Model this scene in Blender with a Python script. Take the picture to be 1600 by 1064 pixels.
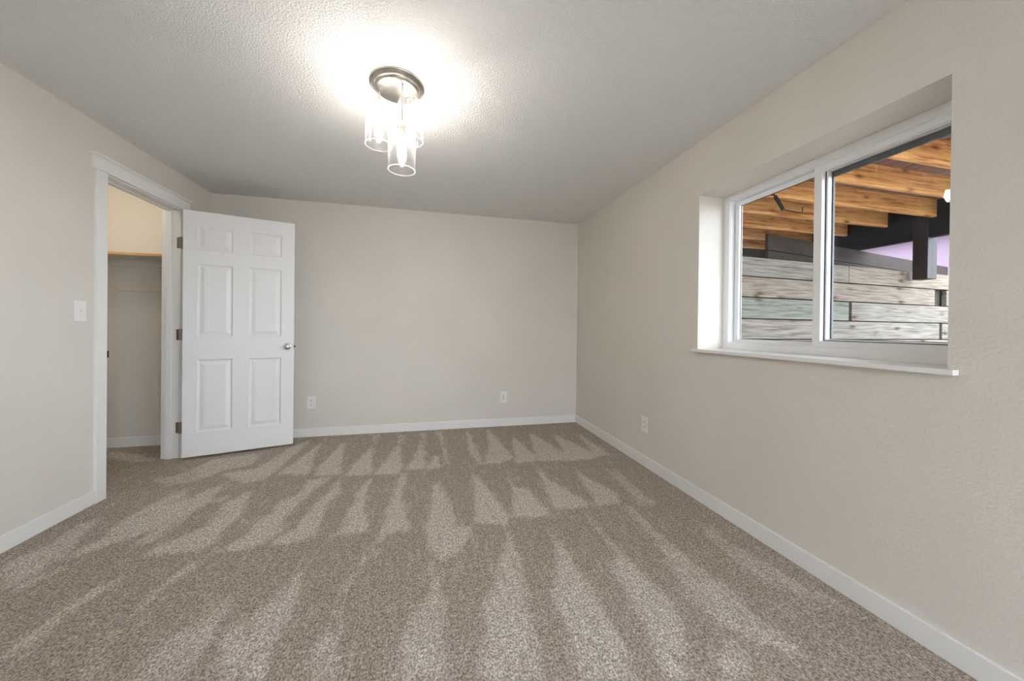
import bpy, bmesh, math, random
from mathutils import Vector, Matrix

random.seed(7)
D = bpy.data
COL = bpy.context.scene.collection
for o in list(D.objects):
    D.objects.remove(o)

# ------------------------------------------------------------------ camera
FPX, YAW, PIT, ROL, CY, EYE = 550.05, 0.235846, -0.004365, -0.011004, 514.61, 1.11467
XR, YB, XL, H = 1.7347, 3.9035, -1.9968, 2.3562     # right wall, far wall, left wall, ceiling
c, s = math.cos(YAW), math.sin(YAW)
X1, Y1, Z1 = Vector((c, -s, 0)), Vector((s, c, 0)), Vector((0, 0, 1))
Z2 = Z1 * math.cos(PIT) - Y1 * math.sin(PIT)
FW = Y1 * math.cos(PIT) + Z1 * math.sin(PIT)
RT = X1 * math.cos(ROL) - Z2 * math.sin(ROL)
UP = X1 * math.sin(ROL) + Z2 * math.cos(ROL)
cam_data = D.cameras.new('camera')
cam = D.objects.new('camera', cam_data)
COL.objects.link(cam)
m = Matrix((RT, UP, -FW)).transposed().to_4x4()
m.translation = Vector((0, 0, EYE))
cam.matrix_world = m
cam_data.sensor_fit = 'HORIZONTAL'
cam_data.sensor_width = 36.0
cam_data.lens = 36.0 * FPX / 1600.0
cam_data.shift_y = -(532.0 - CY) / 1600.0
cam_data.clip_start = 0.02
bpy.context.scene.camera = cam

# ------------------------------------------------------------------ world, exposure
SC = bpy.context.scene
SC.view_settings.view_transform = 'Standard'
SC.view_settings.look = 'None'
SC.view_settings.gamma = 1.0
SC.view_settings.exposure = 0.33
SC.view_settings.use_curve_mapping = False
BULB = 152.0          # emission of the three ceiling bulbs
SKY = 10.6            # overcast daylight outside
w = D.worlds.new('sky')
SC.world = w
w.use_nodes = True
bg = w.node_tree.nodes['Background']
bg.inputs[0].default_value = (0.80, 0.88, 1.0, 1)
bg.inputs[1].default_value = SKY

# ------------------------------------------------------------------ materials
def lin(r, g, b):
    f = lambda v: (v / 255 / 12.92) if v <= 10 else ((v / 255 + 0.055) / 1.055) ** 2.4
    return (f(r), f(g), f(b), 1)

class NT:
    def __init__(self, name):
        self.m = D.materials.new(name)
        self.m.use_nodes = True
        self.t = self.m.node_tree
        self.b = self.t.nodes['Principled BSDF']
    def n(self, kind, **kw):
        nd = self.t.nodes.new(kind)
        for k, v in kw.items():
            if isinstance(k, str) and k.startswith('i_'):
                nd.inputs[k[2:].replace('_', ' ')].default_value = v
            else:
                setattr(nd, k, v)
        return nd
    def l(self, a, b):
        self.t.links.new(a, b)
    def coords(self, scale=(1, 1, 1), rot=(0, 0, 0)):
        tc = self.n('ShaderNodeTexCoord')
        mp = self.n('ShaderNodeMapping')
        mp.inputs['Scale'].default_value = scale
        mp.inputs['Rotation'].default_value = rot
        self.l(tc.outputs['Object'], mp.inputs['Vector'])
        return mp.outputs['Vector']
    def noise(self, vec, scale, detail=3, rough=0.5):
        nz = self.n('ShaderNodeTexNoise')
        nz.inputs['Scale'].default_value = scale
        nz.inputs['Detail'].default_value = detail
        nz.inputs['Roughness'].default_value = rough
        self.l(vec, nz.inputs['Vector'])
        return nz.outputs['Fac']
    def ramp(self, fac, stops):
        r = self.n('ShaderNodeValToRGB')
        e = r.color_ramp.elements
        while len(e) < len(stops):
            e.new(0.5)
        for el, (p, col) in zip(e, stops):
            el.position = p
            el.color = col
        self.l(fac, r.inputs['Fac'])
        return r.outputs['Color']
    def mix(self, fac, a, b, mode='MIX'):
        x = self.n('ShaderNodeMix', data_type='RGBA', blend_type=mode)
        for k, v in ((0, fac), (6, a), (7, b)):
            if hasattr(v, 'is_output'):
                self.l(v, x.inputs[k])
            else:
                x.inputs[k].default_value = v
        return x.outputs[2]
    def bump(self, h, strength, dist):
        b = self.n('ShaderNodeBump')
        b.inputs['Strength'].default_value = strength
        b.inputs['Distance'].default_value = dist
        self.l(h, b.inputs['Height'])
        self.l(b.outputs['Normal'], self.b.inputs['Normal'])
    def setp(self, col=None, rough=0.5, metal=0.0, spec=0.5):
        if col is not None:
            if hasattr(col, 'is_output'):
                self.l(col, self.b.inputs['Base Color'])
            else:
                self.b.inputs['Base Color'].default_value = col
        self.b.inputs['Roughness'].default_value = rough
        self.b.inputs['Metallic'].default_value = metal
        self.b.inputs['Specular IOR Level'].default_value = spec
        return self

def paint(name, col, rough, bscale=0, bstr=0, bdist=0.001, var=0.02, spec=0.3):
    k = NT(name)
    v = k.coords()
    n1 = k.noise(v, 1.7, 2)
    a = tuple(x * (1 - var) for x in col[:3]) + (1,)
    b = tuple(min(1, x * (1 + var)) for x in col[:3]) + (1,)
    k.setp(k.ramp(n1, [(0.35, a), (0.65, b)]), rough, 0, spec)
    if bscale:
        k.bump(k.noise(v, bscale, 3, 0.6), bstr, bdist)
    return k.m

M = {}
M['wall'] = paint('greige_wall_paint', lin(222, 216, 206), 0.75, 90, 0.4, 0.004)
M['trim'] = paint('white_trim_paint', lin(236, 235, 232), 0.4, 0, 0, 0, 0.01, 0.5)
M['door'] = paint('white_door_paint', lin(236, 236, 235), 0.42, 160, 0.05, 0.001, 0.01, 0.5)
M['vinyl'] = paint('white_window_vinyl', lin(238, 238, 238), 0.35, 0, 0, 0, 0.01, 0.5)
M['plastic'] = paint('white_plastic', lin(238, 236, 232), 0.3, 0, 0, 0, 0.01, 0.5)
M['grey_plastic'] = paint('mid_grey_plastic', lin(168, 162, 152), 0.4, 0, 0, 0, 0.01)  # plain mid-grey plastic for the strip in the wall plate
M['dark_plastic'] = paint('dark_slot', lin(90, 86, 80), 0.5, 0, 0, 0, 0.01)
M['spacer'] = paint('dark_grey_spacer', lin(92, 96, 98), 0.5, 0, 0, 0, 0.02)
M['gasket'] = paint('black_gasket', lin(40, 42, 46), 0.6, 0, 0, 0, 0.02)

def metal(name, col, rough):
    k = NT(name)
    v = k.coords((4, 4, 60))
    k.setp(col, rough, 1.0)
    k.bump(k.noise(v, 60, 2), 0.08, 0.0005)
    return k.m
M['nickel'] = metal('brushed_nickel', lin(196, 192, 184), 0.28)
M['chrome'] = metal('satin_chrome', lin(205, 203, 200), 0.16)
M['hinge'] = metal('aged_bronze_hinge', lin(150, 141, 126), 0.45)
M['black_metal'] = metal('black_metal', lin(40, 40, 42), 0.4)

def ceiling_mat():
    k = NT('white_textured_ceiling')
    v = k.coords((1, 1, 1))
    h1 = k.noise(v, 120, 4, 0.62)
    r = k.ramp(h1, [(0.40, (0, 0, 0, 1)), (0.62, (1, 1, 1, 1))])
    k.setp(lin(243, 243, 241), 0.85, 0, 0.2)
    k.bump(r, 0.7, 0.004)
    return k.m
M['ceiling'] = ceiling_mat()

def carpet_mat():
    k = NT('beige_carpet_pile')
    v = k.coords()
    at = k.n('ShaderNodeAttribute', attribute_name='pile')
    vs = k.coords((1, 0.35, 1))
    fray = k.noise(v, 26, 4, 0.65)
    streak = k.noise(vs, 22, 3, 0.6)
    vl = k.coords((1, 0.16, 1))
    lines = k.noise(vl, 48, 2, 0.5)
    big = k.noise(v, 1.6, 2, 0.5)
    def madd(x, mul, add):
        q = k.n('ShaderNodeMath', operation='MULTIPLY_ADD')
        k.l(x, q.inputs[0]); q.inputs[1].default_value = mul
        if hasattr(add, 'is_output'):
            k.l(add, q.inputs[2])
        else:
            q.inputs[2].default_value = add
        return q.outputs[0]
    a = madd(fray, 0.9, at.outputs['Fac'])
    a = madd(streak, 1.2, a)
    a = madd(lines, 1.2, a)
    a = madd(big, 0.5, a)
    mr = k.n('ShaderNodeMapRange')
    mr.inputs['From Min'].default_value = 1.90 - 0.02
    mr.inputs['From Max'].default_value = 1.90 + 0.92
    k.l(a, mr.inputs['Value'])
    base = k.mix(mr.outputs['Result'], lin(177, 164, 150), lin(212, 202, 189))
    tuft = k.noise(k.coords((1, 0.7, 1)), 150, 3, 0.8)
    clump = k.noise(v, 45, 3, 0.6)
    speck = k.ramp(tuft, [(0.36, (0.30, 0.29, 0.28, 1)), (0.5, (0.96, 0.96, 0.96, 1)), (0.62, (1.65, 1.65, 1.65, 1))])
    c2 = k.mix(0.9, base, speck, 'MULTIPLY')
    c3 = k.ramp(clump, [(0.35, (0.80, 0.80, 0.80, 1)), (0.65, (1.18, 1.18, 1.18, 1))])
    k.setp(k.mix(0.8, c2, c3, 'MULTIPLY'), 0.95, 0, 0.1)
    k.bump(tuft, 0.9, 0.008)
    return k.m
M['carpet'] = carpet_mat()

def wood(name, dark, mid, light, axis='x', grain=1.0, rough=0.6, knots=True, tone=0.25, bstr=0.2):
    k = NT(name)
    sc = {'x': (1.3, 26, 26), 'y': (26, 1.3, 26), 'z': (26, 26, 1.3)}[axis]
    tc = k.n('ShaderNodeTexCoord')
    oi = k.n('ShaderNodeObjectInfo')
    ad = k.n('ShaderNodeVectorMath', operation='ADD')
    mu = k.n('ShaderNodeVectorMath', operation='SCALE')
    cb = k.n('ShaderNodeCombineXYZ')
    for i in range(3):
        k.l(oi.outputs['Random'], cb.inputs[i])
    k.l(cb.outputs[0], mu.inputs[0]); mu.inputs['Scale'].default_value = 37.0
    k.l(tc.outputs['Object'], ad.inputs[0]); k.l(mu.outputs[0], ad.inputs[1])
    mp = k.n('ShaderNodeMapping'); mp.inputs['Scale'].default_value = sc
    k.l(ad.outputs[0], mp.inputs['Vector'])
    n1 = k.noise(mp.outputs['Vector'], 1.6 * grain, 5, 0.62)
    col = k.ramp(n1, [(0.335, dark), (0.465, mid), (0.65, light)])
    n2 = k.noise(mp.outputs['Vector'], 4 * grain, 4, 0.75)
    col = k.mix(0.5, col, k.ramp(n2, [(0.36, (0.58, 0.56, 0.54, 1)), (0.46, (0.95, 0.95, 0.95, 1)), (0.62, (1.10, 1.10, 1.10, 1))]), 'MULTIPLY')
    if knots:
        mk = k.n('ShaderNodeMapping')
        ks = {'x': (3.2, 9, 9), 'y': (9, 3.2, 9), 'z': (9, 9, 3.2)}[axis]
        mk.inputs['Scale'].default_value = ks
        k.l(ad.outputs[0], mk.inputs['Vector'])
        vo = k.n('ShaderNodeTexVoronoi'); vo.inputs['Scale'].default_value = 0.9
        k.l(mk.outputs['Vector'], vo.inputs['Vector'])
        kn = k.ramp(vo.outputs['Distance'], [(0.06, (0.28, 0.2, 0.15, 1)), (0.13, (0.72, 0.62, 0.55, 1)), (0.24, (1, 1, 1, 1))])
        col = k.mix(1.0, col, kn, 'MULTIPLY')
    tn = k.ramp(oi.outputs['Random'], [(0.0, (1 - tone, 1 - tone, 1 - tone, 1)), (1.0, (1 + tone * .6, 1 + tone * .6, 1 + tone * .6, 1))])
    col = k.mix(1.0, col, tn, 'MULTIPLY')
    k.setp(col, rough, 0, 0.25)
    k.bump(n1, bstr, 0.004)
    return k.m
M['joist'] = wood('honey_fir', lin(150, 92, 50), lin(204, 148, 90), lin(226, 174, 114), 'x', 1.0, 0.6, True, 0.12)
M['deck'] = wood('brown_deck_board', lin(92, 66, 56), lin(126, 98, 88), lin(146, 116, 102), 'y', 1.0, 0.7, False, 0.15)
M['grey_timber'] = wood('weathered_grey_timber', lin(74, 68, 61), lin(102, 96, 87), lin(122, 116, 107), 'x', 1.5, 0.85, True, 0.10, 0.5)
M['green_timber'] = wood('weathered_green_grey_timber', lin(66, 65, 57), lin(93, 94, 84), lin(109, 110, 100), 'x', 1.5, 0.85, True, 0.05, 0.5)
M['tan_timber'] = wood('weathered_tan_timber', lin(78, 66, 56), lin(108, 97, 85), lin(127, 117, 105), 'x', 1.5, 0.85, True, 0.08, 0.5)
M['stained'] = wood('dark_stained_beam', lin(14, 14, 16), lin(22, 22, 25), lin(32, 31, 34), 'y', 1.0, 0.7, False, 0.05, 0.03)
M['post'] = wood('dark_stained_post', lin(28, 23, 25), lin(42, 34, 36), lin(54, 44, 46), 'z', 1.0, 0.6, False, 0.05)
M['fence'] = wood('brown_fence_board', lin(24, 17, 13), lin(37, 27, 21), lin(48, 36, 28), 'x', 1.0, 0.8, False, 0.1)
M['shelf_edge'] = wood('closet_shelf_particle_board', lin(190, 148, 96), lin(214, 174, 122), lin(226, 190, 140), 'x', 1.0, 0.5, False, 0.05)
M['cream'] = paint('cream_rod', lin(226, 218, 204), 0.4)
M['earth'] = paint('dark_earth', lin(64, 58, 54), 0.95, 60, 0.8, 0.02, 0.2)
M['stucco'] = paint('pale_pink_stucco', lin(104, 88, 100), 0.9, 40, 0.4, 0.006, 0.04)
M['gravel'] = paint('pale_gravel', lin(128, 121, 112), 0.95, 30, 1.0, 0.03, 0.15)

def clear_glass(name, tint, edge):
    # thin sheet: clear straight on, mirror-like towards grazing angles
    k = NT(name)
    k.t.nodes.remove(k.b)
    tr = k.n('ShaderNodeBsdfTransparent'); tr.inputs[0].default_value = tint
    gl = k.n('ShaderNodeBsdfGlossy'); gl.inputs['Roughness'].default_value = 0.01
    lw = k.n('ShaderNodeLayerWeight'); lw.inputs['Blend'].default_value = 0.5
    pw = k.n('ShaderNodeMath', operation='POWER'); pw.inputs[1].default_value = 3.0
    k.l(lw.outputs['Facing'], pw.inputs[0])
    ma = k.n('ShaderNodeMath', operation='MULTIPLY_ADD'); ma.inputs[1].default_value = 0.55; ma.inputs[2].default_value = edge
    k.l(pw.outputs[0], ma.inputs[0])
    mx = k.n('ShaderNodeMixShader')
    k.l(ma.outputs[0], mx.inputs[0])
    k.l(tr.outputs[0], mx.inputs[1]); k.l(gl.outputs[0], mx.inputs[2])
    k.l(mx.outputs[0], k.t.nodes['Material Output'].inputs['Surface'])
    return k.m
def shade_glass(name, edge, glow):
    # clear blown glass: mostly see-through, shiny streaks, a little scattered lamp light
    k = NT(name)
    k.t.nodes.remove(k.b)
    tr = k.n('ShaderNodeBsdfTransparent')
    gl = k.n('ShaderNodeBsdfGlossy'); gl.inputs['Roughness'].default_value = 0.06
    df = k.n('ShaderNodeBsdfTranslucent'); df.inputs[0].default_value = (0.97, 0.97, 0.97, 1)
    lw = k.n('ShaderNodeLayerWeight'); lw.inputs['Blend'].default_value = 0.5
    pw = k.n('ShaderNodeMath', operation='POWER'); pw.inputs[1].default_value = 3.0
    k.l(lw.outputs['Facing'], pw.inputs[0])
    v = k.coords((60, 60, 2.5))
    st = k.ramp(k.noise(v, 1.0, 2, 0.6), [(0.52, (0, 0, 0, 1)), (0.68, (1, 1, 1, 1))])
    ma = k.n('ShaderNodeMath', operation='MULTIPLY_ADD'); ma.inputs[1].default_value = 0.35; ma.inputs[2].default_value = edge
    k.l(pw.outputs[0], ma.inputs[0])
    mb = k.n('ShaderNodeMath', operation='MULTIPLY_ADD'); mb.inputs[1].default_value = 0.16
    k.l(st, mb.inputs[0]); k.l(ma.outputs[0], mb.inputs[2])
    m1 = k.n('ShaderNodeMixShader'); k.l(mb.outputs[0], m1.inputs[0])
    k.l(tr.outputs[0], m1.inputs[1]); k.l(gl.outputs[0], m1.inputs[2])
    mg = k.n('ShaderNodeMath', operation='MULTIPLY_ADD'); mg.inputs[1].default_value = 0.05; mg.inputs[2].default_value = glow
    k.l(pw.outputs[0], mg.inputs[0])
    m2 = k.n('ShaderNodeMixShader'); k.l(mg.outputs[0], m2.inputs[0])
    k.l(m1.outputs[0], m2.inputs[1]); k.l(df.outputs[0], m2.inputs[2])
    k.l(m2.outputs[0], k.t.nodes['Material Output'].inputs['Surface'])
    return k.m
M['pane'] = clear_glass('window_glass', (0.975, 0.985, 0.98, 1), 0.010)
M['shade'] = shade_glass('clear_shade_glass', 0.04, 0.006)
M['rim'] = shade_glass('polished_glass_rim', 0.25, 0.14)

def bulb_mat():
    k = NT('lit_bulb')
    k.b.inputs['Base Color'].default_value = (1, 1, 1, 1)
    k.b.inputs['Emission Color'].default_value = (1.0, 0.945, 0.88, 1)
    k.b.inputs['Emission Strength'].default_value = BULB
    return k.m
M['bulb'] = bulb_mat()

# ------------------------------------------------------------------ mesh helpers
def box(bm, lo, hi, bev=0.0, mat=None):
    """axis aligned box, optionally bevelled; mat: Matrix applied afterwards"""
    vs = []
    for z in (lo[2], hi[2]):
        for y in (lo[1], hi[1]):
            for x in (lo[0], hi[0]):
                vs.append(bm.verts.new((x, y, z)))
    fs = [bm.faces.new([vs[i] for i in f]) for f in
          ((0, 2, 3, 1), (4, 5, 7, 6), (0, 1, 5, 4), (2, 6, 7, 3), (0, 4, 6, 2), (1, 3, 7, 5))]
    if bev > 0:
        es = list({e for f in fs for e in f.edges})
        r = bmesh.ops.bevel(bm, geom=es, offset=bev, segments=2, affect='EDGES', profile=0.5)
        vs = list({v for f in r['faces'] for v in f.verts} | {v for v in vs if v.is_valid})
    if mat is not None:
        for v in vs:
            if v.is_valid:
                v.co = mat @ v.co
    return vs

def lathe(bm, prof, ctr=(0, 0, 0), n=32, axis='z', close=False):
    rings = []
    for r, h in prof:
        ring = []
        if r < 1e-6:
            p = {'z': (0, 0, h), 'y': (0, h, 0), 'x': (h, 0, 0)}[axis]
            ring = [bm.verts.new(Vector(p) + Vector(ctr))]
        else:
            for i in range(n):
                a = 2 * math.pi * i / n
                u, v = r * math.cos(a), r * math.sin(a)
                p = {'z': (u, v, h), 'y': (u, h, v), 'x': (h, u, v)}[axis]
                ring.append(bm.verts.new(Vector(p) + Vector(ctr)))
        rings.append(ring)
    pairs = list(zip(rings, rings[1:]))
    if close:
        pairs.append((rings[-1], rings[0]))
    for A, B in pairs:
        for i in range(n):
            j = (i + 1) % n
            if len(A) == 1 and len(B) == 1:
                continue
            if len(A) == 1:
                f = (A[0], B[i], B[j])
            elif len(B) == 1:
                f = (A[i], A[j], B[0])
            else:
                f = (A[i], A[j], B[j], B[i])
            bm.faces.new(f)

def tube(bm, pts, r, n=10):
    pts = [Vector(p) for p in pts]
    rings = []
    up = Vector((0.13, 0.21, 0.97)).normalized()
    for i, p in enumerate(pts):
        d = (pts[min(i + 1, len(pts) - 1)] - pts[max(i - 1, 0)]).normalized()
        a = d.cross(up)
        if a.length < 1e-3:
            a = d.cross(Vector((1, 0, 0)))
        a.normalize(); b = d.cross(a)
        rings.append([bm.verts.new(p + a * (r * math.cos(2 * math.pi * k / n)) + b * (r * math.sin(2 * math.pi * k / n))) for k in range(n)])
    for A, B in zip(rings, rings[1:]):
        for k in range(n):
            bm.faces.new((A[k], A[(k + 1) % n], B[(k + 1) % n], B[k]))
    bm.faces.new(rings[0][::-1]); bm.faces.new(rings[-1])

def quad(bm, *p):
    return bm.faces.new([bm.verts.new(q) for q in p])

def obj(name, bm, mat, parent=None, loc=None, smooth=False, kind=None, label=None):
    me = D.meshes.new(name)
    bmesh.ops.recalc_face_normals(bm, faces=bm.faces)
    bm.to_mesh(me); bm.free()
    me.materials.append(mat)
    if smooth:
        for p in me.polygons:
            p.use_smooth = True
        try:
            me.set_sharp_from_angle(angle=math.radians(40))
        except Exception:
            pass
    o = D.objects.new(name, me)
    COL.objects.link(o)
    if parent is not None:
        o.parent = parent
    if loc is not None:
        o.location = loc
    if kind:
        o['kind'] = kind
    if label:
        o['label'] = label
    return o

def B():
    return bmesh.new()

def boxes(*bs, bev=0.0):
    bm = bmesh.new()
    for lo, hi in bs:
        box(bm, lo, hi, bev)
    return bm

def empty(name, loc=(0, 0, 0), rz=0.0, kind=None, label=None, cat=None, group=None):
    o = D.objects.new(name, None)
    COL.objects.link(o)
    o.location = loc
    o.rotation_euler = (0, 0, rz)
    o.empty_display_size = 0.1
    return tag(o, label, cat, group, kind)

def tag(o, label=None, cat=None, group=None, kind=None):
    if label: o['label'] = label
    if cat: o['category'] = cat
    if group: o['group'] = group
    if kind: o['kind'] = kind
    return o

def dup(root, loc, rz, label=None, group=None):
    r = root.copy(); COL.objects.link(r)
    r.location = loc; r.rotation_euler = (0, 0, rz)
    if label: r['label'] = label
    if group: r['group'] = group
    for ch in list(root.children):
        cc = ch.copy(); COL.objects.link(cc); cc.parent = r
        for g in list(ch.children):
            d = g.copy(); COL.objects.link(d); d.parent = cc
    return r

def struct(name, bm, mat, label, cat, parent=None, smooth=False):
    o = obj(name, bm, mat, parent, smooth=smooth)
    return tag(o, label, cat, kind='structure')

# ------------------------------------------------------------------ room shell
YN = -1.55                    # wall behind the camera
TW = 0.114                    # thickness of the left partition
# window opening in the right wall
WY0, WY1, WZ0, WZ1 = 0.824, 1.972, 0.970, 2.000
WT = 0.30
# closet doorway in the left wall
DY0, DY1, DZ = 2.768, 3.500, 2.072
CX, CY0 = -3.0, 1.75          # closet left wall, closet near wall

VY0, VY1 = -1.42, .02        # extra window opening, added unseen behind the viewer to brighten the room
RW = boxes(((XR, YN - .1, -.05), (XR + WT, VY0, H)), ((XR, VY1, -.05), (XR + WT, WY0, H)),
           ((XR, VY0, -.05), (XR + WT, VY1, .75)), ((XR, VY0, WZ1), (XR + WT, VY1, H)), ((XR, WY1, -.05), (XR + WT, YB + .12, H)),
           ((XR, WY0, -.05), (XR + WT, WY1, WZ0)), ((XR, WY0, WZ1), (XR + WT, WY1, H)))
bmesh.ops.remove_doubles(RW, verts=RW.verts, dist=1e-5)
struct('wall_right', RW, M['wall'], 'greige painted wall on the right around the deep window recess', 'wall')
LW = boxes(((XL - TW, YN - .1, -.05), (XL, DY0, H)), ((XL - TW, DY1, -.05), (XL, YB, H)),
           ((XL - TW, DY0, DZ), (XL, DY1, H)))
struct('wall_left', LW, M['wall'], 'greige painted wall on the left with the closet doorway', 'wall')
struct('wall_far', boxes(((XL - TW, YB, -.05), (XR, YB + .12, H))), M['wall'],
       'greige painted far wall with two outlets near its base', 'wall')
# wide opening without glass, added behind the viewer to let more daylight in
GX0, GX1, GZ = .42, 1.55, 2.10
struct('wall_near', boxes(((CX - .1, YN - .1, -.05), (GX0, YN, H)), ((GX1, YN - .1, -.05), (XR + WT, YN, H)), ((GX0, YN - .1, GZ), (GX1, YN, H))), M['wall'],
       'greige painted wall behind the viewer', 'wall')
struct('wall_closet_far', boxes(((CX - .1, YB + .005, -.05), (XL - TW, YB + .12, H))), M['wall'],
       'greige painted far wall inside the closet', 'wall')
struct('wall_closet_left', boxes(((CX - .1, CY0, -.05), (CX, YB + .01, H))), M['wall'],
       'greige painted left wall inside the closet', 'wall')
struct('wall_closet_near', boxes(((CX - .1, CY0 - .1, -.05), (XL - TW, CY0, H))), M['wall'],
       'greige painted near wall inside the closet', 'wall')
struct('ceiling', boxes(((CX - .1, YN - .1, H), (XR + WT, YB + .12, H + .04))), M['ceiling'],
       'white textured ceiling', 'ceiling')

bm = B()
for lo, hi in (((GX0, YN - .09, 0), (GX0 + .06, YN - .02, GZ)), ((GX1 - .06, YN - .09, 0), (GX1, YN - .02, GZ)), ((.955, YN - .09, 0), (1.015, YN - .02, GZ)),
               ((GX0, YN - .09, GZ - .06), (GX1, YN - .02, GZ)), ((GX0, YN - .09, 0), (GX1, YN - .02, .05))):
    box(bm, lo, hi, .003)
struct('added_window', boxes(((1.93, VY0, .75), (1.99, VY0 + .05, WZ1)), ((1.93, VY1 - .05, .75), (1.99, VY1, WZ1)), ((1.93, VY0, .75), (1.99, VY1, .80)),
       ((1.93, VY0, WZ1 - .05), (1.99, VY1, WZ1)), ((1.93, -.73, .75), (1.99, -.67, WZ1))), M['vinyl'], 'white framed window added behind the viewer for daylight', 'window')
struct('added_opening', bm, M['vinyl'], 'white framed wide opening added behind the viewer for daylight', 'window')

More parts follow.
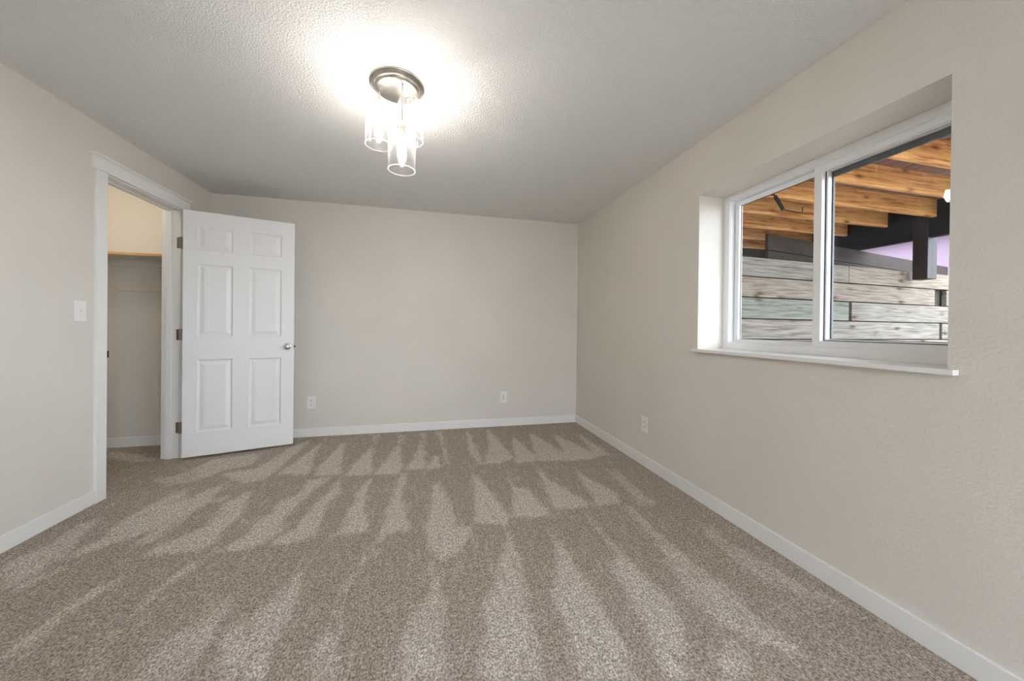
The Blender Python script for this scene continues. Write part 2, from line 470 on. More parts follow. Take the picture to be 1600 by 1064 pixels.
# ---- carpet: nap lying one way or the other, brushed by the vacuum cleaner
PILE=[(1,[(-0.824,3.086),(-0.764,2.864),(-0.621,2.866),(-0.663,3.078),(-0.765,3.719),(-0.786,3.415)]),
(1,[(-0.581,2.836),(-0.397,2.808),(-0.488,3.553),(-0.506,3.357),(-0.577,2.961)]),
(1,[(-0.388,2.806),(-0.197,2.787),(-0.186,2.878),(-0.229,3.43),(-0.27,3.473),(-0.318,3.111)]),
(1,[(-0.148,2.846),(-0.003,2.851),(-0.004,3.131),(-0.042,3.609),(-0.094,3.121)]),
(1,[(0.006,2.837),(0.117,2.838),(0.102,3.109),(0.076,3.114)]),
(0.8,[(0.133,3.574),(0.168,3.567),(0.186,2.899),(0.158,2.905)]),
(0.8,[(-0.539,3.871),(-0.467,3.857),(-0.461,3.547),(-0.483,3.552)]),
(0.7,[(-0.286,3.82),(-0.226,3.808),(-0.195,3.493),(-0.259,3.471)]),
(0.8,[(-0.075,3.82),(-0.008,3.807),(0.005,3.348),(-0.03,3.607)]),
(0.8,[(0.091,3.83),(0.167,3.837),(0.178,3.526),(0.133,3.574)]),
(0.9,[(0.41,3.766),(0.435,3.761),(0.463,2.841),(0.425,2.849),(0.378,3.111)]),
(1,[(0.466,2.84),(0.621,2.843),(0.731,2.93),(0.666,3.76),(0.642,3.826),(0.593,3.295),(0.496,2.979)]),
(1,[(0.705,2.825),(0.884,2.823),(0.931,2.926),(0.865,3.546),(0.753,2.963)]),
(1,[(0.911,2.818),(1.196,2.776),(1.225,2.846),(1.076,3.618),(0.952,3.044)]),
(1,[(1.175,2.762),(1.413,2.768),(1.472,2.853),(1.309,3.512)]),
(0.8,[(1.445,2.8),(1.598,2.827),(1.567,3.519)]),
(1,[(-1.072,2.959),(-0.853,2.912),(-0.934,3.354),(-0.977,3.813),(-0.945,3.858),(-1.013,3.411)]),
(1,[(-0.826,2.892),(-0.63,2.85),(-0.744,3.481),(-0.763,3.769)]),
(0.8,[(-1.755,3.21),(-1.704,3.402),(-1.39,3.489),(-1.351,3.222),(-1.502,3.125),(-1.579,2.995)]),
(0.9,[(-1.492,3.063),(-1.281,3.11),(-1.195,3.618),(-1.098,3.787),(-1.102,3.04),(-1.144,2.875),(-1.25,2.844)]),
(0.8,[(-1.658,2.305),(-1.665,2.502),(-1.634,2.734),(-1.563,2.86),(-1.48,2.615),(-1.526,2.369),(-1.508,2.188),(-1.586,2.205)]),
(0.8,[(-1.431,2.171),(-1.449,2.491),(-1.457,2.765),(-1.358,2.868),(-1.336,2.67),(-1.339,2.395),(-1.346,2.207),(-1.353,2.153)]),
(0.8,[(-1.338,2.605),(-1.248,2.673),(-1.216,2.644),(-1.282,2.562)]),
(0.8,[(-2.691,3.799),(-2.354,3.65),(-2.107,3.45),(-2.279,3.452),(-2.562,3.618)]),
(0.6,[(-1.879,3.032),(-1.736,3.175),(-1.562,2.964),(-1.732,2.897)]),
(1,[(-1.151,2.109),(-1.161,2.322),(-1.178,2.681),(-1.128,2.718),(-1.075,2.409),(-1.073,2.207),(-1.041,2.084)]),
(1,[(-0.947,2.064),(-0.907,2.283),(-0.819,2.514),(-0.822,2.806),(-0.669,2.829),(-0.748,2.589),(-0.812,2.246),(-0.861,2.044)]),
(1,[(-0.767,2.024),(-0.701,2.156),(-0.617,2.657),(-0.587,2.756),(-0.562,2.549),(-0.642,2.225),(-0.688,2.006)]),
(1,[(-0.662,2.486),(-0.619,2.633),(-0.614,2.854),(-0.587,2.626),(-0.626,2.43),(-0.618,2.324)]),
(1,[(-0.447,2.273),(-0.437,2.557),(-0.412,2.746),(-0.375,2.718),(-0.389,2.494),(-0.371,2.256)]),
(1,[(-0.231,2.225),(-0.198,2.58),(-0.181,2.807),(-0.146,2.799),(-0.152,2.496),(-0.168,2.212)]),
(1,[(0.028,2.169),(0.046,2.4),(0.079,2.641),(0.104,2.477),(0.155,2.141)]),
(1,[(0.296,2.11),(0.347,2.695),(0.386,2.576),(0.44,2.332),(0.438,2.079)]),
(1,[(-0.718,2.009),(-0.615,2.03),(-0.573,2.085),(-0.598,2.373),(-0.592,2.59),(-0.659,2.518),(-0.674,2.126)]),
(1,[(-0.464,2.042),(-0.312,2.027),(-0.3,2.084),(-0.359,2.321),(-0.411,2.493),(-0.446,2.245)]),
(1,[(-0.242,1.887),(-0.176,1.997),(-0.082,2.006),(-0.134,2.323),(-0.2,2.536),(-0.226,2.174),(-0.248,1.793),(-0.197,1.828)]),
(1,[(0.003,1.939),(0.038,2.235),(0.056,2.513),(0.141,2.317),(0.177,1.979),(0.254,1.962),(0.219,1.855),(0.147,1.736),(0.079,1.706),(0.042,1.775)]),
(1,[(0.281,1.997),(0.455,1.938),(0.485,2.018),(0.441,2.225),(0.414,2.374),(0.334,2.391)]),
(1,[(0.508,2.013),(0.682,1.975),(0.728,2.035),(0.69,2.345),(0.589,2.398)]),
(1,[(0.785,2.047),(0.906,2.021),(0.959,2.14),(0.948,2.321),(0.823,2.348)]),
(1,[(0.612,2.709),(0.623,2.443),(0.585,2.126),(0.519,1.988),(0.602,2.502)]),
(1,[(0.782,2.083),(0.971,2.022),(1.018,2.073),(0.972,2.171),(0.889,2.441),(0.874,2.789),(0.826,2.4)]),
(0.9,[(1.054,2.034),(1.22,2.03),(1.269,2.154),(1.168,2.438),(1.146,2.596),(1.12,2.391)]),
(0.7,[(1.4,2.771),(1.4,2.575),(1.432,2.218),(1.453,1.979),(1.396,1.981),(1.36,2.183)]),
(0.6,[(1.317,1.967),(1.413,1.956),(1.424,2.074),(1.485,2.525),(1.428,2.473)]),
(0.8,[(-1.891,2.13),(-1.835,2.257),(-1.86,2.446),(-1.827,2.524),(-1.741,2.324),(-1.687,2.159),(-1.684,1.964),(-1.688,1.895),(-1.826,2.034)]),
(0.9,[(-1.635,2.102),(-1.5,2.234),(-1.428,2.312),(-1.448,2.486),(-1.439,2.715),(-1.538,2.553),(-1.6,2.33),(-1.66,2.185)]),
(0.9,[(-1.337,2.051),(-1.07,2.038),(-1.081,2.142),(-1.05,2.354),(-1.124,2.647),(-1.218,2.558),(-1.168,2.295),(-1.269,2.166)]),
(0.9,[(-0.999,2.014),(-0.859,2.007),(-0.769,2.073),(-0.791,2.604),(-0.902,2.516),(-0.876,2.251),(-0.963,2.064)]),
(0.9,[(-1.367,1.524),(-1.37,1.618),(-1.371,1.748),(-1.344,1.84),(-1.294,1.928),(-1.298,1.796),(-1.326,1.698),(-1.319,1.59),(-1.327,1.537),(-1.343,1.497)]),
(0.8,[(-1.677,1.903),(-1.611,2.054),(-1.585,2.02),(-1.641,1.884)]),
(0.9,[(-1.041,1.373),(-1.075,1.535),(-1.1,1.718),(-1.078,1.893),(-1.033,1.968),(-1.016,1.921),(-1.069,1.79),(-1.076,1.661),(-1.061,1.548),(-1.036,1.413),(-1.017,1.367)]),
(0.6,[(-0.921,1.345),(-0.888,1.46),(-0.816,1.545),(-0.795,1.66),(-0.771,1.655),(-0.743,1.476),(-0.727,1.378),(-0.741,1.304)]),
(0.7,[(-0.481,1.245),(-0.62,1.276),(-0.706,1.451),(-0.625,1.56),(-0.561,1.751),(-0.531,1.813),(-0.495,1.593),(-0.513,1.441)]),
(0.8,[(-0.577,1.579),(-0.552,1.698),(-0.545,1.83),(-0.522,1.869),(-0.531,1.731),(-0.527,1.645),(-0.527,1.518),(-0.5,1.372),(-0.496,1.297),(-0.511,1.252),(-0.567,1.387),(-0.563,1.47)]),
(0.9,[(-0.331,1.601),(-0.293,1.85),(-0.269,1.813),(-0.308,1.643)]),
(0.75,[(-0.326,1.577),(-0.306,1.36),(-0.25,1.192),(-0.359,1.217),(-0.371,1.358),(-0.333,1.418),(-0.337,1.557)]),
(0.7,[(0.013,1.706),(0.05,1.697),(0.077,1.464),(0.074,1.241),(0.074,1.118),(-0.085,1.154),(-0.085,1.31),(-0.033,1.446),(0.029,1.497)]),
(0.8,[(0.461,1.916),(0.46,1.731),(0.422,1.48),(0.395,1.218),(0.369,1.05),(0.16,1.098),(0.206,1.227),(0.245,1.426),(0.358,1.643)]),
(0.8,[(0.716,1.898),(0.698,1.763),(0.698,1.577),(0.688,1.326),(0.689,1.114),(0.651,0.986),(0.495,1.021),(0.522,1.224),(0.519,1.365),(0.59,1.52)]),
(0.8,[(0.96,1.97),(0.948,1.708),(0.973,1.397),(0.984,1.26),(0.954,1.126),(0.807,0.95),(0.738,0.966),(0.786,1.092),(0.836,1.293),(0.843,1.464),(0.919,1.571),(0.939,1.82)]),
(0.7,[(1.215,1.984),(1.267,1.973),(1.24,1.593),(1.279,1.275),(1.268,1.081),(1.289,0.934),(1.232,0.947),(1.099,1.093),(1.075,1.239),(1.123,1.441),(1.184,1.656)]),
(0.6,[(1.536,1.779),(1.587,1.358),(1.661,1.107),(1.689,1.027),(1.611,1.073),(1.464,1.251),(1.453,1.452)]),
(0.6,[(1.059,1.053),(1.081,0.981),(1.008,0.904),(0.912,0.926)])]

def inside(poly, x, y):
    r = False
    j = len(poly) - 1
    for i in range(len(poly)):
        xi, yi = poly[i]; xj, yj = poly[j]
        if (yi > y) != (yj > y) and x < (xj - xi) * (y - yi) / (yj - yi) + xi:
            r = not r
        j = i
    return r
def carpet():
    st = 0.0125
    x0, x1, y0, y1 = CX, XR, 0.2, YB + .005
    nx, ny = int(round((x1 - x0) / st)), int(round((y1 - y0) / st))
    val = [0.0] * ((nx + 1) * (ny + 1))
    for wgt, poly in PILE:
        xs = [p[0] for p in poly]; ys = [p[1] for p in poly]
        i0 = max(0, int((min(xs) - x0) / st)); i1 = min(nx, int((max(xs) - x0) / st) + 1)
        j0 = max(0, int((min(ys) - y0) / st)); j1 = min(ny, int((max(ys) - y0) / st) + 1)
        for j in range(j0, j1 + 1):
            for i in range(i0, i1 + 1):
                if inside(poly, x0 + i * st, y0 + j * st):
                    k = j * (nx + 1) + i
                    val[k] = max(val[k], wgt)
    # soften the edges a little
    for rep in range(4):
        src = val[:]
        for j in range(1, ny):
            for i in range(1, nx):
                k = j * (nx + 1) + i
                val[k] = (src[k] * 2 + src[k - 1] + src[k + 1] + src[k - nx - 1] + src[k + nx + 1]) / 6
    verts = [(x0 + i * (x1 - x0) / nx, y0 + j * (y1 - y0) / ny, 0.0) for j in range(ny + 1) for i in range(nx + 1)]
    faces = [(j * (nx + 1) + i, j * (nx + 1) + i + 1, (j + 1) * (nx + 1) + i + 1, (j + 1) * (nx + 1) + i)
             for j in range(ny) for i in range(nx)]
    b = len(verts)
    verts += [(x0, YN, 0), (x1, YN, 0), (x1, y0, 0), (x0, y0, 0)]
    val += [0.3] * 4
    faces.append((b, b + 1, b + 2, b + 3))
    me = D.meshes.new('floor')
    me.from_pydata(verts, [], faces)
    at = me.attributes.new('pile', 'FLOAT', 'POINT')
    at.data.foreach_set('value', val)
    me.materials.append(M['carpet'])
    o = D.objects.new('floor', me)
    COL.objects.link(o)
    tag(o, 'beige cut pile carpet with fan shaped vacuum marks', 'floor', kind='structure')
carpet()

# ---- baseboards
BH, BT = 0.086, 0.013
def base(name, lo, hi, label):
    struct(name, boxes((lo, hi), bev=0.003), M['trim'], label, 'baseboard')
base('baseboard_right', (XR - BT, YN, 0), (XR + .002, YB - BT - .0005, BH), 'white baseboard along the right wall under the window')
base('baseboard_far', (XL, YB - BT, 0), (XR - .001, YB + .002, BH), 'white baseboard along the far wall')
base('baseboard_left', (XL - .002, YN, 0), (XL + BT, 2.707, BH), 'white baseboard along the left wall before the doorway')
base('baseboard_closet', (CX, YB + .005 - BT, 0), (XL - TW - .001, YB + .007, BH), 'white baseboard inside the closet')

# ------------------------------------------------------------------ door frame (trim_1)
fr = empty('trim_1', (XL, 3.13, 0), kind='structure', label='white closet door frame with flat casing and capped header', cat='door frame')
def fpart(name, bs, bev=0.002, mat='trim', **k):
    bm = B()
    for lo, hi in bs:
        box(bm, (lo[0] - XL, lo[1] - 3.13, lo[2]), (hi[0] - XL, hi[1] - 3.13, hi[2]), bev)
    return obj(name, bm, M[mat], fr, **k)
JX0 = XL - TW - .004
fpart('door_jamb', [((JX0, DY0, 0), (XL + .002, DY0 + .016, DZ - .016))])
fpart('door_jamb', [((JX0, DY1 - .016, 0), (XL + .002, DY1, DZ - .016))])
fpart('head_jamb', [((JX0, DY0, DZ - .016), (XL + .002, DY1, DZ))])
SX0, SX1 = XL - .094, XL - .056
fpart('door_stop', [((SX0, DY0 + .016, 0), (SX1, DY0 + .027, DZ - .027))])
fpart('door_stop', [((SX0, DY1 - .027, 0), (SX1, DY1 - .016, DZ - .027))])
fpart('door_stop', [((SX0, DY0 + .016, DZ - .027), (SX1, DY1 - .016, DZ - .016))])
fpart('side_casing', [((XL, 2.707, 0), (XL + .018, 2.778, DZ - .008))])
fpart('side_casing', [((XL, 3.490, 0), (XL + .018, 3.561, DZ - .008))])
fpart('head_casing', [((XL, 2.683, DZ - .008), (XL + .024, 3.566, 2.146))])
fpart('cap_moulding', [((XL, 2.672, 2.146), (XL + .036, 3.578, 2.160)), ((XL, 2.679, 2.139), (XL + .029, 3.571, 2.147))])
fpart('side_casing', [((JX0 - .014, 2.707, 0), (JX0, 2.778, DZ - .008))])
fpart('side_casing', [((JX0 - .014, 3.490, 0), (JX0, 3.561, DZ - .008))])
fpart('strike_plate', [((XL - .040, DY0 + .0155, .889), (XL + .003, DY0 + .018, .947)), ((XL + .001, DY0 + .010, .896), (XL + .021, DY0 + .018, .940))],
      .0008, 'black_metal', label='black strike plate on the near door jamb')

# ------------------------------------------------------------------ door leaf
DA = 0.28689
DW, DH, DT, DG = 0.7735, 2.032, 0.035, 0.020
door = empty('door_1', (-1.94224, 3.41868, 0), DA, kind='structure',
             label='white six-panel interior door standing open against the far wall', cat='door')
# local axes: x along the leaf from the hinges, -y towards the viewer
def door_leaf():
    bm = B()
    xs = [0, .090, .325, .438, .677, DW]
    zs = [DG, .216, .822, 1.014, 1.618, 1.731, 1.932, DG + DH]
    cols = {1, 3}; rows = {1, 3, 5}
    for side in (0, 1):
        yy = 0.0 if side == 0 else DT
        sg = 1 if side == 0 else -1
        P = lambda x, z, d: (x, yy + sg * d, z)
        for i in range(len(xs) - 1):
            for j in range(len(zs) - 1):
                x0, x1, z0, z1 = xs[i], xs[i + 1], zs[j], zs[j + 1]
                if i in cols and j in rows:
                    seq = [(0, 0), (.004, .0030), (.010, .0105), (.015, .0115), (.019, .0110), (.043, .0030), (.048, .0022)]
                    for (o0, d0), (o1, d1) in zip(seq, seq[1:]):
                        A = [(x0 + o0, z0 + o0), (x1 - o0, z0 + o0), (x1 - o0, z1 - o0), (x0 + o0, z1 - o0)]
                        Bq = [(x0 + o1, z0 + o1), (x1 - o1, z0 + o1), (x1 - o1, z1 - o1), (x0 + o1, z1 - o1)]
                        for k in range(4):
                            n = (k + 1) % 4
                            quad(bm, P(*A[k], d0), P(*A[n], d0), P(*Bq[n], d1), P(*Bq[k], d1))
                    o1, d1 = seq[-1]
                    quad(bm, P(x0 + o1, z0 + o1, d1), P(x1 - o1, z0 + o1, d1), P(x1 - o1, z1 - o1, d1), P(x0 + o1, z1 - o1, d1))
                else:
                    quad(bm, P(x0, z0, 0), P(x1, z0, 0), P(x1, z1, 0), P(x0, z1, 0))
    z0, z1 = zs[0], zs[-1]
    for j in range(len(zs) - 1):
        quad(bm, (0, 0, zs[j]), (0, DT, zs[j]), (0, DT, zs[j + 1]), (0, 0, zs[j + 1]))
        quad(bm, (DW, 0, zs[j]), (DW, DT, zs[j]), (DW, DT, zs[j + 1]), (DW, 0, zs[j + 1]))
    for i in range(len(xs) - 1):
        quad(bm, (xs[i], 0, z0), (xs[i + 1], 0, z0), (xs[i + 1], DT, z0), (xs[i], DT, z0))
        quad(bm, (xs[i], 0, z1), (xs[i + 1], 0, z1), (xs[i + 1], DT, z1), (xs[i], DT, z1))
    bmesh.ops.remove_doubles(bm, verts=bm.verts, dist=1e-5)
    return bm
obj('door_leaf', door_leaf(), M['door'], door)
KZ, KX = .921, .722
for sg, y0 in ((-1, 0.0), (1, DT)):
    bm = B()
    pr = [(0, 0), (.032, 0), (.032, .003), (.029, .007), (.014, .010), (.011, .014), (.0105, .028), (.015, .034), (.024, .041),
          (.027, .050), (.0265, .057), (.022, .064), (.012, .068), (0, .069)]
    lathe(bm, [(r, y0 + sg * h) for r, h in pr], (KX, 0, KZ), 28, 'y')
    obj('door_knob', bm, M['chrome'], door, smooth=True, label='round satin chrome door knob')
bm = B()
box(bm, (DW - .0005, .006, KZ - .028), (DW + .0012, DT - .006, KZ + .028), .0004)
box(bm, (DW, .010, KZ - .008), (DW + .011, DT - .012, KZ + .008), .002)
obj('latch_plate', bm, M['black_metal'], door, label='dark latch plate and bolt on the door edge')
PIN = (-.004, DT + .022)
for hz in (1.789, 1.028, .255):
    bm = B()
    lathe(bm, [(0, hz - .047), (.004, hz - .046), (.0062, hz - .044), (.0062, hz + .044), (.004, hz + .046), (0, hz + .047)], (PIN[0], PIN[1] - .010, 0), 14)
    box(bm, (-.0022, .004, hz - .0445), (-.0003, DT + .012, hz + .0445), .0006)
    # leaf screwed to the jamb; the jamb face is seen beside the door
    R = Matrix.Rotation(-DA, 4, 'Z')
    wx, wy = XL - (-1.94224), (DY1 - .016) - 3.41868
    loc = R @ Vector((wx, wy, 0))
    T = Matrix.Translation((loc.x, loc.y, 0)) @ R
    box(bm, (-.024, -.0022, hz - .0445), (.004, -.0002, hz + .0445), .0006, T)
    a = T @ Vector((.002, -.002, 0))
    box(bm, (min(a.x, PIN[0]) - .001, min(a.y, PIN[1] - .012) - .001, hz - .044), (max(a.x, PIN[0]) + .001, max(a.y, PIN[1] - .012) + .001, hz + .044), .0006)
    obj('hinge', bm, M['hinge'], door, smooth=False, label='aged bronze butt hinge')

# ------------------------------------------------------------------ window
FX = 1.930
win = empty('window_1', (FX, 1.398, WZ0), kind='structure', label='white vinyl sliding window with two panes, deep in the right wall', cat='window')
def wobj(name, bs, mat, parent=win, bev=0.0015, label=None):
    bm = B()
    for lo, hi in bs:
        box(bm, (lo[0] - FX, lo[1] - 1.398, lo[2] - WZ0), (hi[0] - FX, hi[1] - 1.398, hi[2] - WZ0), bev)
    return obj(name, bm, M[mat], parent, label=label)
SZ = 0.990                       # top of the sill board
def ring(x0, x1, y0, y1, z0, z1, wl, wr, wb, wt):
    """rectangular frame in the y/z plane; wl at the far (high y) side"""
    return [((x0, y1 - wl, z0), (x1, y1, z1)), ((x0, y0, z0), (x1, y0 + wr, z1)),
            ((x0, y0 + wr, z0), (x1, y1 - wl, z0 + wb)), ((x0, y0 + wr, z1 - wt), (x1, y1 - wl, z1))]
wobj('window_frame', ring(FX, FX + .085, WY0, WY1, SZ, WZ1, .046, .046, .044, .040) +
     ring(FX + .006, FX + .012, WY0, WY1, SZ, WZ1, .050, .050, .048, .044), 'vinyl')
fs = wobj('window_sash', ring(FX + .040, FX + .066, 1.392, WY1 - .052, SZ + .046, WZ1 - .046, .030, .030, .022, .026), 'vinyl', label='left window sash')
wobj('glazing_gasket', ring(FX + .055, FX + .060, 1.424, WY1 - .081, SZ + .067, WZ1 - .071, .003, .003, .003, .003), 'gasket', fs, 0)
wobj('glass_pane', [((FX + .056, 1.420, SZ + .064), (FX + .060, WY1 - .080, WZ1 - .068))], 'pane', fs, 0)
rs = wobj('window_sash', ring(FX + .010, FX + .036, WY0 + .048, 1.412, SZ + .045, WZ1 - .041, .037, .030, .030, .031), 'vinyl', label='right window sash nearer the room')
wobj('glazing_bead', ring(FX + .036, FX + .066, WY0 + .078, 1.372, SZ + .078, WZ1 - .0735, .008, .008, .006, .0008), 'vinyl', rs, 0.001)
wobj('glazing_gasket', ring(FX + .062, FX + .074, WY0 + .086, 1.366, SZ + .082, WZ1 - .0725, .008, .008, .005, .030), 'spacer', rs, 0.001,
     label='dark grey spacer around the right pane')
wobj('glazing_gasket', ring(FX + .034, FX + .038, WY0 + .076, 1.3765, SZ + .0745, WZ1 - .0705, .004, .004, .004, .0008), 'gasket', rs, 0)
wobj('glass_pane', [((FX + .064, WY0 + .090, SZ + .084), (FX + .068, 1.362, WZ1 - .100))], 'pane', rs, 0)
wobj('window_sill', [((XR, WY0 + .001, WZ0 - .001), (FX + .004, WY1 - .001, SZ)), ((XR - .030, WY0 - .027, WZ0 + .001), (XR, WY1 + .020, SZ))], 'trim', label='white painted sill board')

# ------------------------------------------------------------------ outlets and switch
# local: plate in the x/z plane facing -y, origin at the middle of the plate's back
def plate(w=.076, h=.122):
    bm = B()
    box(bm, (-w / 2, -.0055, -h / 2), (w / 2, 0, h / 2), .0022)
    return bm
def receptacle(bm, zc):
    box(bm, (-.0165, -.0078, zc - .0145), (.0165, -.005, zc + .0145), .0012)
def slots(zc):
    bm = B()
    box(bm, (-.0075, -.0084, zc - .002), (-.0050, -.0074, zc + .008))
    box(bm, (.0050, -.0084, zc - .002), (.0075, -.0074, zc + .007))
    lathe(bm, [(0, -.0084), (.0026, -.0084), (.0026, -.0074), (0, -.0074)], (0, 0, zc - .0075), 12, 'y')
    return bm
ol = empty('wall_outlet', (-1.125, YB, .343), 0, label='white duplex outlet low on the far wall just right of the open door', cat='outlet', group='wall outlets')
obj('cover_plate', plate(.080, .128), M['plastic'], ol)
for zc in (.021, -.021):
    bm = B(); receptacle(bm, zc)
    rc = obj('receptacle', bm, M['plastic'], ol)
    obj('slot', slots(zc), M['dark_plastic'], rc)
dup(ol, (XR, 2.539, .341), -math.pi / 2, 'white duplex outlet low on the right wall before the far corner')
dc = empty('wall_outlet', (.846, YB, .327), 0, label='white wall plate low on the far wall toward the right corner', cat='outlet', group='wall outlets')
obj('cover_plate', plate(.078, .126), M['plastic'], dc)
bm = B(); box(bm, (-.0165, -.0068, -.034), (.0165, -.005, .034), .0012)
ins = obj('insert', bm, M['plastic'], dc)
bm = B(); box(bm, (-.004, -.0078, -.026), (.004, -.0066, .026), .0004)
obj('socket_strip', bm, M['grey_plastic'], ins)

sw = empty('light_switch', (XL, 2.616, 1.187), math.pi / 2, label='white toggle light switch on the left wall beside the closet doorway', cat='switch')
obj('cover_plate', plate(.074, .122), M['plastic'], sw)
bm = B()
T = Matrix.Translation((0, -.005, 0)) @ Matrix.Rotation(math.radians(-28), 4, 'X')
box(bm, (-.0045, -.013, -.006), (.0045, .002, .006), .001, T)
obj('toggle', bm, M['plastic'], sw)
for zz in (.034, -.034):
    bm = B(); lathe(bm, [(0, -.0066), (.0026, -.0064), (.003, -.005)], (0, 0, zz), 12, 'y')
    obj('screw', bm, M['plastic'], sw)

# ------------------------------------------------------------------ closet
sh = empty('closet_shelf', (-2.55, YB - .15, 1.69), label='closet shelf with a bare tan front edge seen through the doorway', cat='shelf')
bm = boxes(((-.45, -.15, 0), (.435, .154, .018)), bev=.001)
obj('shelf_board', bm, M['cream'], sh)
bm = boxes(((-.45, -.1555, -.004), (.435, -.150, .019)), bev=.001)
obj('shelf_edge', bm, M['shelf_edge'], sh, label='tan wood front edge')
bm = boxes(((-.45, .135, -.060), (.435, .154, 0)), bev=.001)
obj('shelf_cleat', bm, M['wall'], sh)
bm = B(); box(bm, (0, 0, 0), (.58, .022, .088), .002)
tag(obj('mounting_board', bm, M['cream'], loc=(-2.70, YB + .005 - .022, 1.408)), 'pale painted mounting board on the closet wall below the shelf', 'board')

# ------------------------------------------------------------------ ceiling light
LX, LY = -.163, 1.912
lamp = empty('ceiling_light', (LX, LY, H), label='brushed nickel ceiling light with three clear glass cylinder shades, lit', cat='ceiling light')
bm = B()
lathe(bm, [(0, .001), (.137, .001), (.137, -.004), (.134, -.008), (.127, -.010), (.124, -.014), (.119, -.018), (.112, -.020), (.110, -.024), (.106, -.028),
           (.098, -.031), (.06, -.034), (0, -.035)], n=64)
obj('canopy', bm, M['nickel'], lamp, smooth=True)
for (sx, sy, ztop) in ((-.253, 1.930, 2.262), (-.098, 1.955, 2.316), (-.132, 1.840, 2.108)):
    x, y, zt = sx - LX, sy - LY, ztop - H
    bm = B(); lathe(bm, [(.0045, -.033), (.0045, zt + .020)], (x, y, 0), 14)
    obj('rod', bm, M['nickel'], lamp, smooth=True)
    bm = B()
    lathe(bm, [(0, zt + .026), (.006, zt + .026), (.008, zt + .022), (.021, zt + .020), (.024, zt + .016), (.024, zt - .002), (.016, zt - .004),
               (.016, zt - .045), (.013, zt - .047), (0, zt - .047)], (x, y, 0), 24)
    cp = obj('socket_cap', bm, M['nickel'], lamp, smooth=True)
    R_, hh, th = .066, .213, .0030
    prof = [(.019, zt + .000), (.040, zt - .001), (.055, zt - .004), (R_ - .004, zt - .011), (R_, zt - .024), (R_, zt - hh),
            (R_ - th * .5, zt - hh - .0015), (R_ - th, zt - hh), (R_ - th, zt - .024), (R_ - .004 - th, zt - .013), (.054, zt - .007), (.040, zt - .004), (.019, zt - .003)]
    bm = B(); lathe(bm, prof, (x, y, 0), 48, close=True)
    gs = obj('glass_shade', bm, M['shade'], lamp, smooth=True)
    bm = B()
    lathe(bm, [(R_ - th - .0006, zt - hh + .001), (R_ - th * .5, zt - hh + .0022), (R_ + .0006, zt - hh + .001), (R_ + .0006, zt - hh - .0022), (R_ - th * .5, zt - hh - .0034), (R_ - th - .0006, zt - hh - .0022)], (x, y, 0), 48, close=True)
    obj('shade_rim', bm, M['rim'], gs, smooth=True)
    bm = B()
    lathe(bm, [(.011, zt - .047), (.014, zt - .055), (.0195, zt - .072), (.0215, zt - .085), (.0200, zt - .102), (.014, zt - .122), (.007, zt - .140), (0, zt - .146)], (x, y, 0), 20)
    obj('bulb', bm, M['bulb'], lamp, smooth=True, label='glowing candle bulb')

cl = empty('closet_light', (-2.62, 3.2, H), label='small bare bulb on the closet ceiling', cat='ceiling light')
bm = B(); lathe(bm, [(0, 0), (.055, 0), (.05, -.02), (.022, -.035), (.018, -.05), (0, -.05)], n=24)
obj('lamp_holder', bm, M['plastic'], cl, smooth=True)
bm = B(); lathe(bm, [(.012, -.05), (.016, -.065), (.028, -.09), (.03, -.105), (.024, -.125), (0, -.137)], n=20)
k = NT('lit_closet_bulb')
k.b.inputs['Emission Color'].default_value = (1.0, 0.90, 0.74, 1)
k.b.inputs['Emission Strength'].default_value = 115.0
obj('bulb', bm, k.m, cl, smooth=True, label='glowing bulb')

# ------------------------------------------------------------------ outside: deck framing
JZ0, JZ1 = 2.350, 2.534
ords = ['topmost deck joist, mostly hidden by the window head', 'first deck joist crossing the upper right corner of the window',
        'deck joist second from the top of the right pane', 'deck joist third from the top, ending beside the dark post',
        'deck joist fourth from the top, crossing behind the hanging bracket', 'deck joist fifth from the top, ending at the dark beam',
        'deck joist sixth from the top, low in the left pane', 'deck joist just above the timber wall in the left pane']
ys = [1.378, 1.785, 2.190, 2.600, 3.010, 3.420, 3.850, 4.290]
JL = 5.27 - 2.06
bm = B(); box(bm, (0, 0, 0), (JL, .038, JZ1 - JZ0), .002)
j0 = obj('deck_joist', bm, M['joist'], loc=(2.06, ys[0], JZ0))
tag(j0, 'honey coloured ' + ords[0], 'joist', 'deck joists')
for i in range(1, len(ys)):
    j = j0.copy(); COL.objects.link(j)
    j.location = (2.06, ys[i], JZ0)
    j['label'] = 'honey coloured ' + ords[i]
NB = 23
bm = B(); box(bm, (0, 0, 0), (.139, 4.55, .026), .003)
b0 = obj('deck_board', bm, M['deck'], loc=(2.08, .30, JZ1))
tag(b0, 'brown deck board lying across the top of the joists', 'deck board', 'deck boards above the joists')
for i in range(1, NB):
    b = b0.copy(); COL.objects.link(b); b.location = (2.08 + i * .146, .30, JZ1)
bm = B(); box(bm, (0, 0, 0), (.09, 4.4, .384), .004)
tag(obj('deck_beam', bm, M['stained'], loc=(5.272, .33, 2.148)), 'dark stained beam at the outer ends of the deck joists', 'beam')
bm = B(); box(bm, (0, 0, 0), (.148, .125, .78), .004)
tag(obj('deck_post', bm, M['post'], loc=(5.268, 2.664, 1.70)), 'dark square post carrying the deck beam behind the timber wall', 'post')

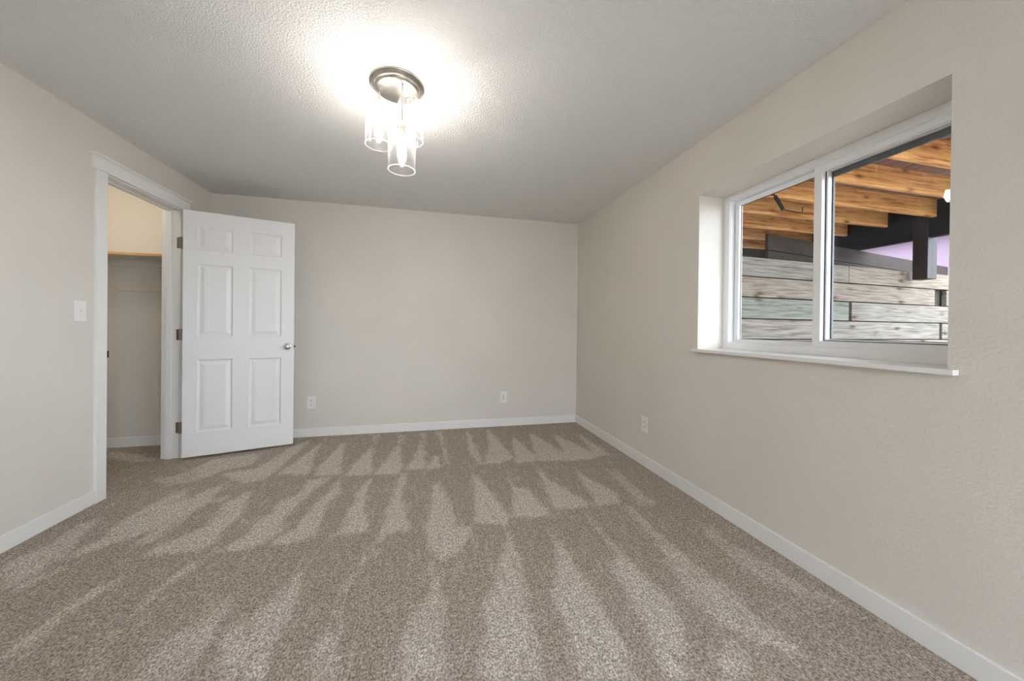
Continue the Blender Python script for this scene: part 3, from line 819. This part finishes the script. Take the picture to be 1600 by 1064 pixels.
# hanging bracket below the joists
hb = empty('hanging_bracket', (2.93, 2.45, 2.35), label='dark metal strap with a bent wire hanging under the joists', cat='bracket')
bm = B()
dv = Vector((.095, 0, -.112)); L = dv.length; ang = math.atan2(-dv.z, dv.x)
T = Matrix.Translation((-.005, 0, -.062)) @ Matrix.Rotation(ang, 4, 'Y')
box(bm, (0, -.004, -.018), (L, .004, .018), .001, T)
tube(bm, [(-.18, 0, -.062), (-.02, 0, -.058), (.012, 0, -.064)], .006, 8)
box(bm, (-.018, -.26, -.004), (-.006, .15, 0), 0)
tube(bm, [(-.012, 0, -.060), (-.012, 0, -.002)], .005, 8)
obj('strap', bm, M['black_metal'], hb)
bm = B(); tube(bm, [(.085, 0, -.172), (.19, 0, -.180), (.29, 0, -.184), (.305, 0, -.175), (.306, 0, -.13)], .004, 8)
obj('wire', bm, M['fence'], hb, smooth=True)

# ------------------------------------------------------------------ outside: timber retaining wall
WA = math.atan2(.21, 3.28)
EW = Vector((math.cos(WA), math.sin(WA), 0))
W0 = Vector((2.85, 2.69, 0))
rows = [1.810, 1.624, 1.429, 1.225, 1.031, .840]
cuts = [[-.75, 1.473, 4.2], [-.75, 2.988, None, 3.218, 4.2], [-.75, 1.484, None, 1.524, 4.2], [-.75, 3.088, None, 3.139, 4.2], [-.75, 1.9, 4.2]]
rn = ['top row', 'second row', 'third row', 'fourth row', 'lowest row']
rm = [('grey_timber', 'tan_timber'), ('tan_timber', 'grey_timber'), ('green_timber', 'grey_timber'), ('grey_timber', 'grey_timber'), ('grey_timber', 'tan_timber')]
rc_ = [('weathered grey', 'pale tan'), ('weathered tan', 'pale grey'), ('greenish grey', 'pale grey'), ('weathered grey', 'pale grey'), ('weathered grey', 'pale tan')]
for r in range(5):
    segs = []
    a = None
    for cval in cuts[r]:
        if cval is None:
            a = None
            continue
        if a is not None:
            segs.append((a, cval))
        a = cval
    for si, (a, b) in enumerate(segs):
        bm = B()
        g = .003
        zl, zh = rows[r + 1] + .005, rows[r] - .005
        box(bm, (g, 0, 0), (b - a - g, .045, zh - zl), .004)
        P = W0 + EW * a
        o = obj('timber_board', bm, M[rm[r][si]], loc=(P.x, P.y, zl))
        o.rotation_euler = (0, 0, WA)
        tag(o, '%s %s board in the %s of the timber wall outside' % (rc_[r][si], 'left' if si == 0 else 'right', rn[r]),
            'timber board', 'boards of the timber retaining wall')
bm = B()
box(bm, (-.75, .060, .41), (4.3, .9, 1.76), 0)
o = obj('earth_bank', bm, M['earth'], loc=(W0.x, W0.y, 0)); o.rotation_euler = (0, 0, WA)
tag(o, 'dark earth packed behind the timber wall', 'earth')
bm = B()
for i in range(9):
    box(bm, (0, 0, i * .164), (3.32, .025, i * .164 + .160), .002)
tag(obj('deck_skirting', bm, M['fence'], loc=(2.06, 4.75, 1.05)), 'dark brown skirting boards closing the far end under the deck', 'skirting')
# brown fence on the bank
a, b = Vector((3.35, 2.87, 0)), Vector((7.6, 3.62, 0))
L = (b - a).length
bm = B()
for i in range(2):
    box(bm, (0, 0, i * .17), (L, .03, i * .17 + .165), .003)
for x in (.4, 2.2, 4.0):
    box(bm, (x, .03, 0), (x + .08, .10, .34), .003)
o = obj('low_fence', bm, M['fence'], loc=(a.x, a.y, 1.765)); o.rotation_euler = (0, 0, math.atan2(b.y - a.y, b.x - a.x))
tag(o, 'low brown board fence standing above the timber wall under the beam', 'fence')
# ground, neighbour
struct('ground', boxes(((XR + WT, -12, .35), (24, 12, .40)), ((-12, -14, -.1), (XR + WT, YN - .1, -.02))), M['gravel'], 'pale gravel ground outside the window', 'ground')
nb = empty('neighbour_house', (9.5, 5.5, .4), label='pale pink stucco house beyond the deck post', cat='house')
bm = B(); box(bm, (0, -3.2, 0), (4, 5.5, 2.55), 0)
obj('wall', bm, M['stucco'], nb)
bm = B(); box(bm, (-.25, -3.4, 2.55), (4.2, 5.7, 2.63), .005)
obj('roof_edge', bm, M['trim'], nb)
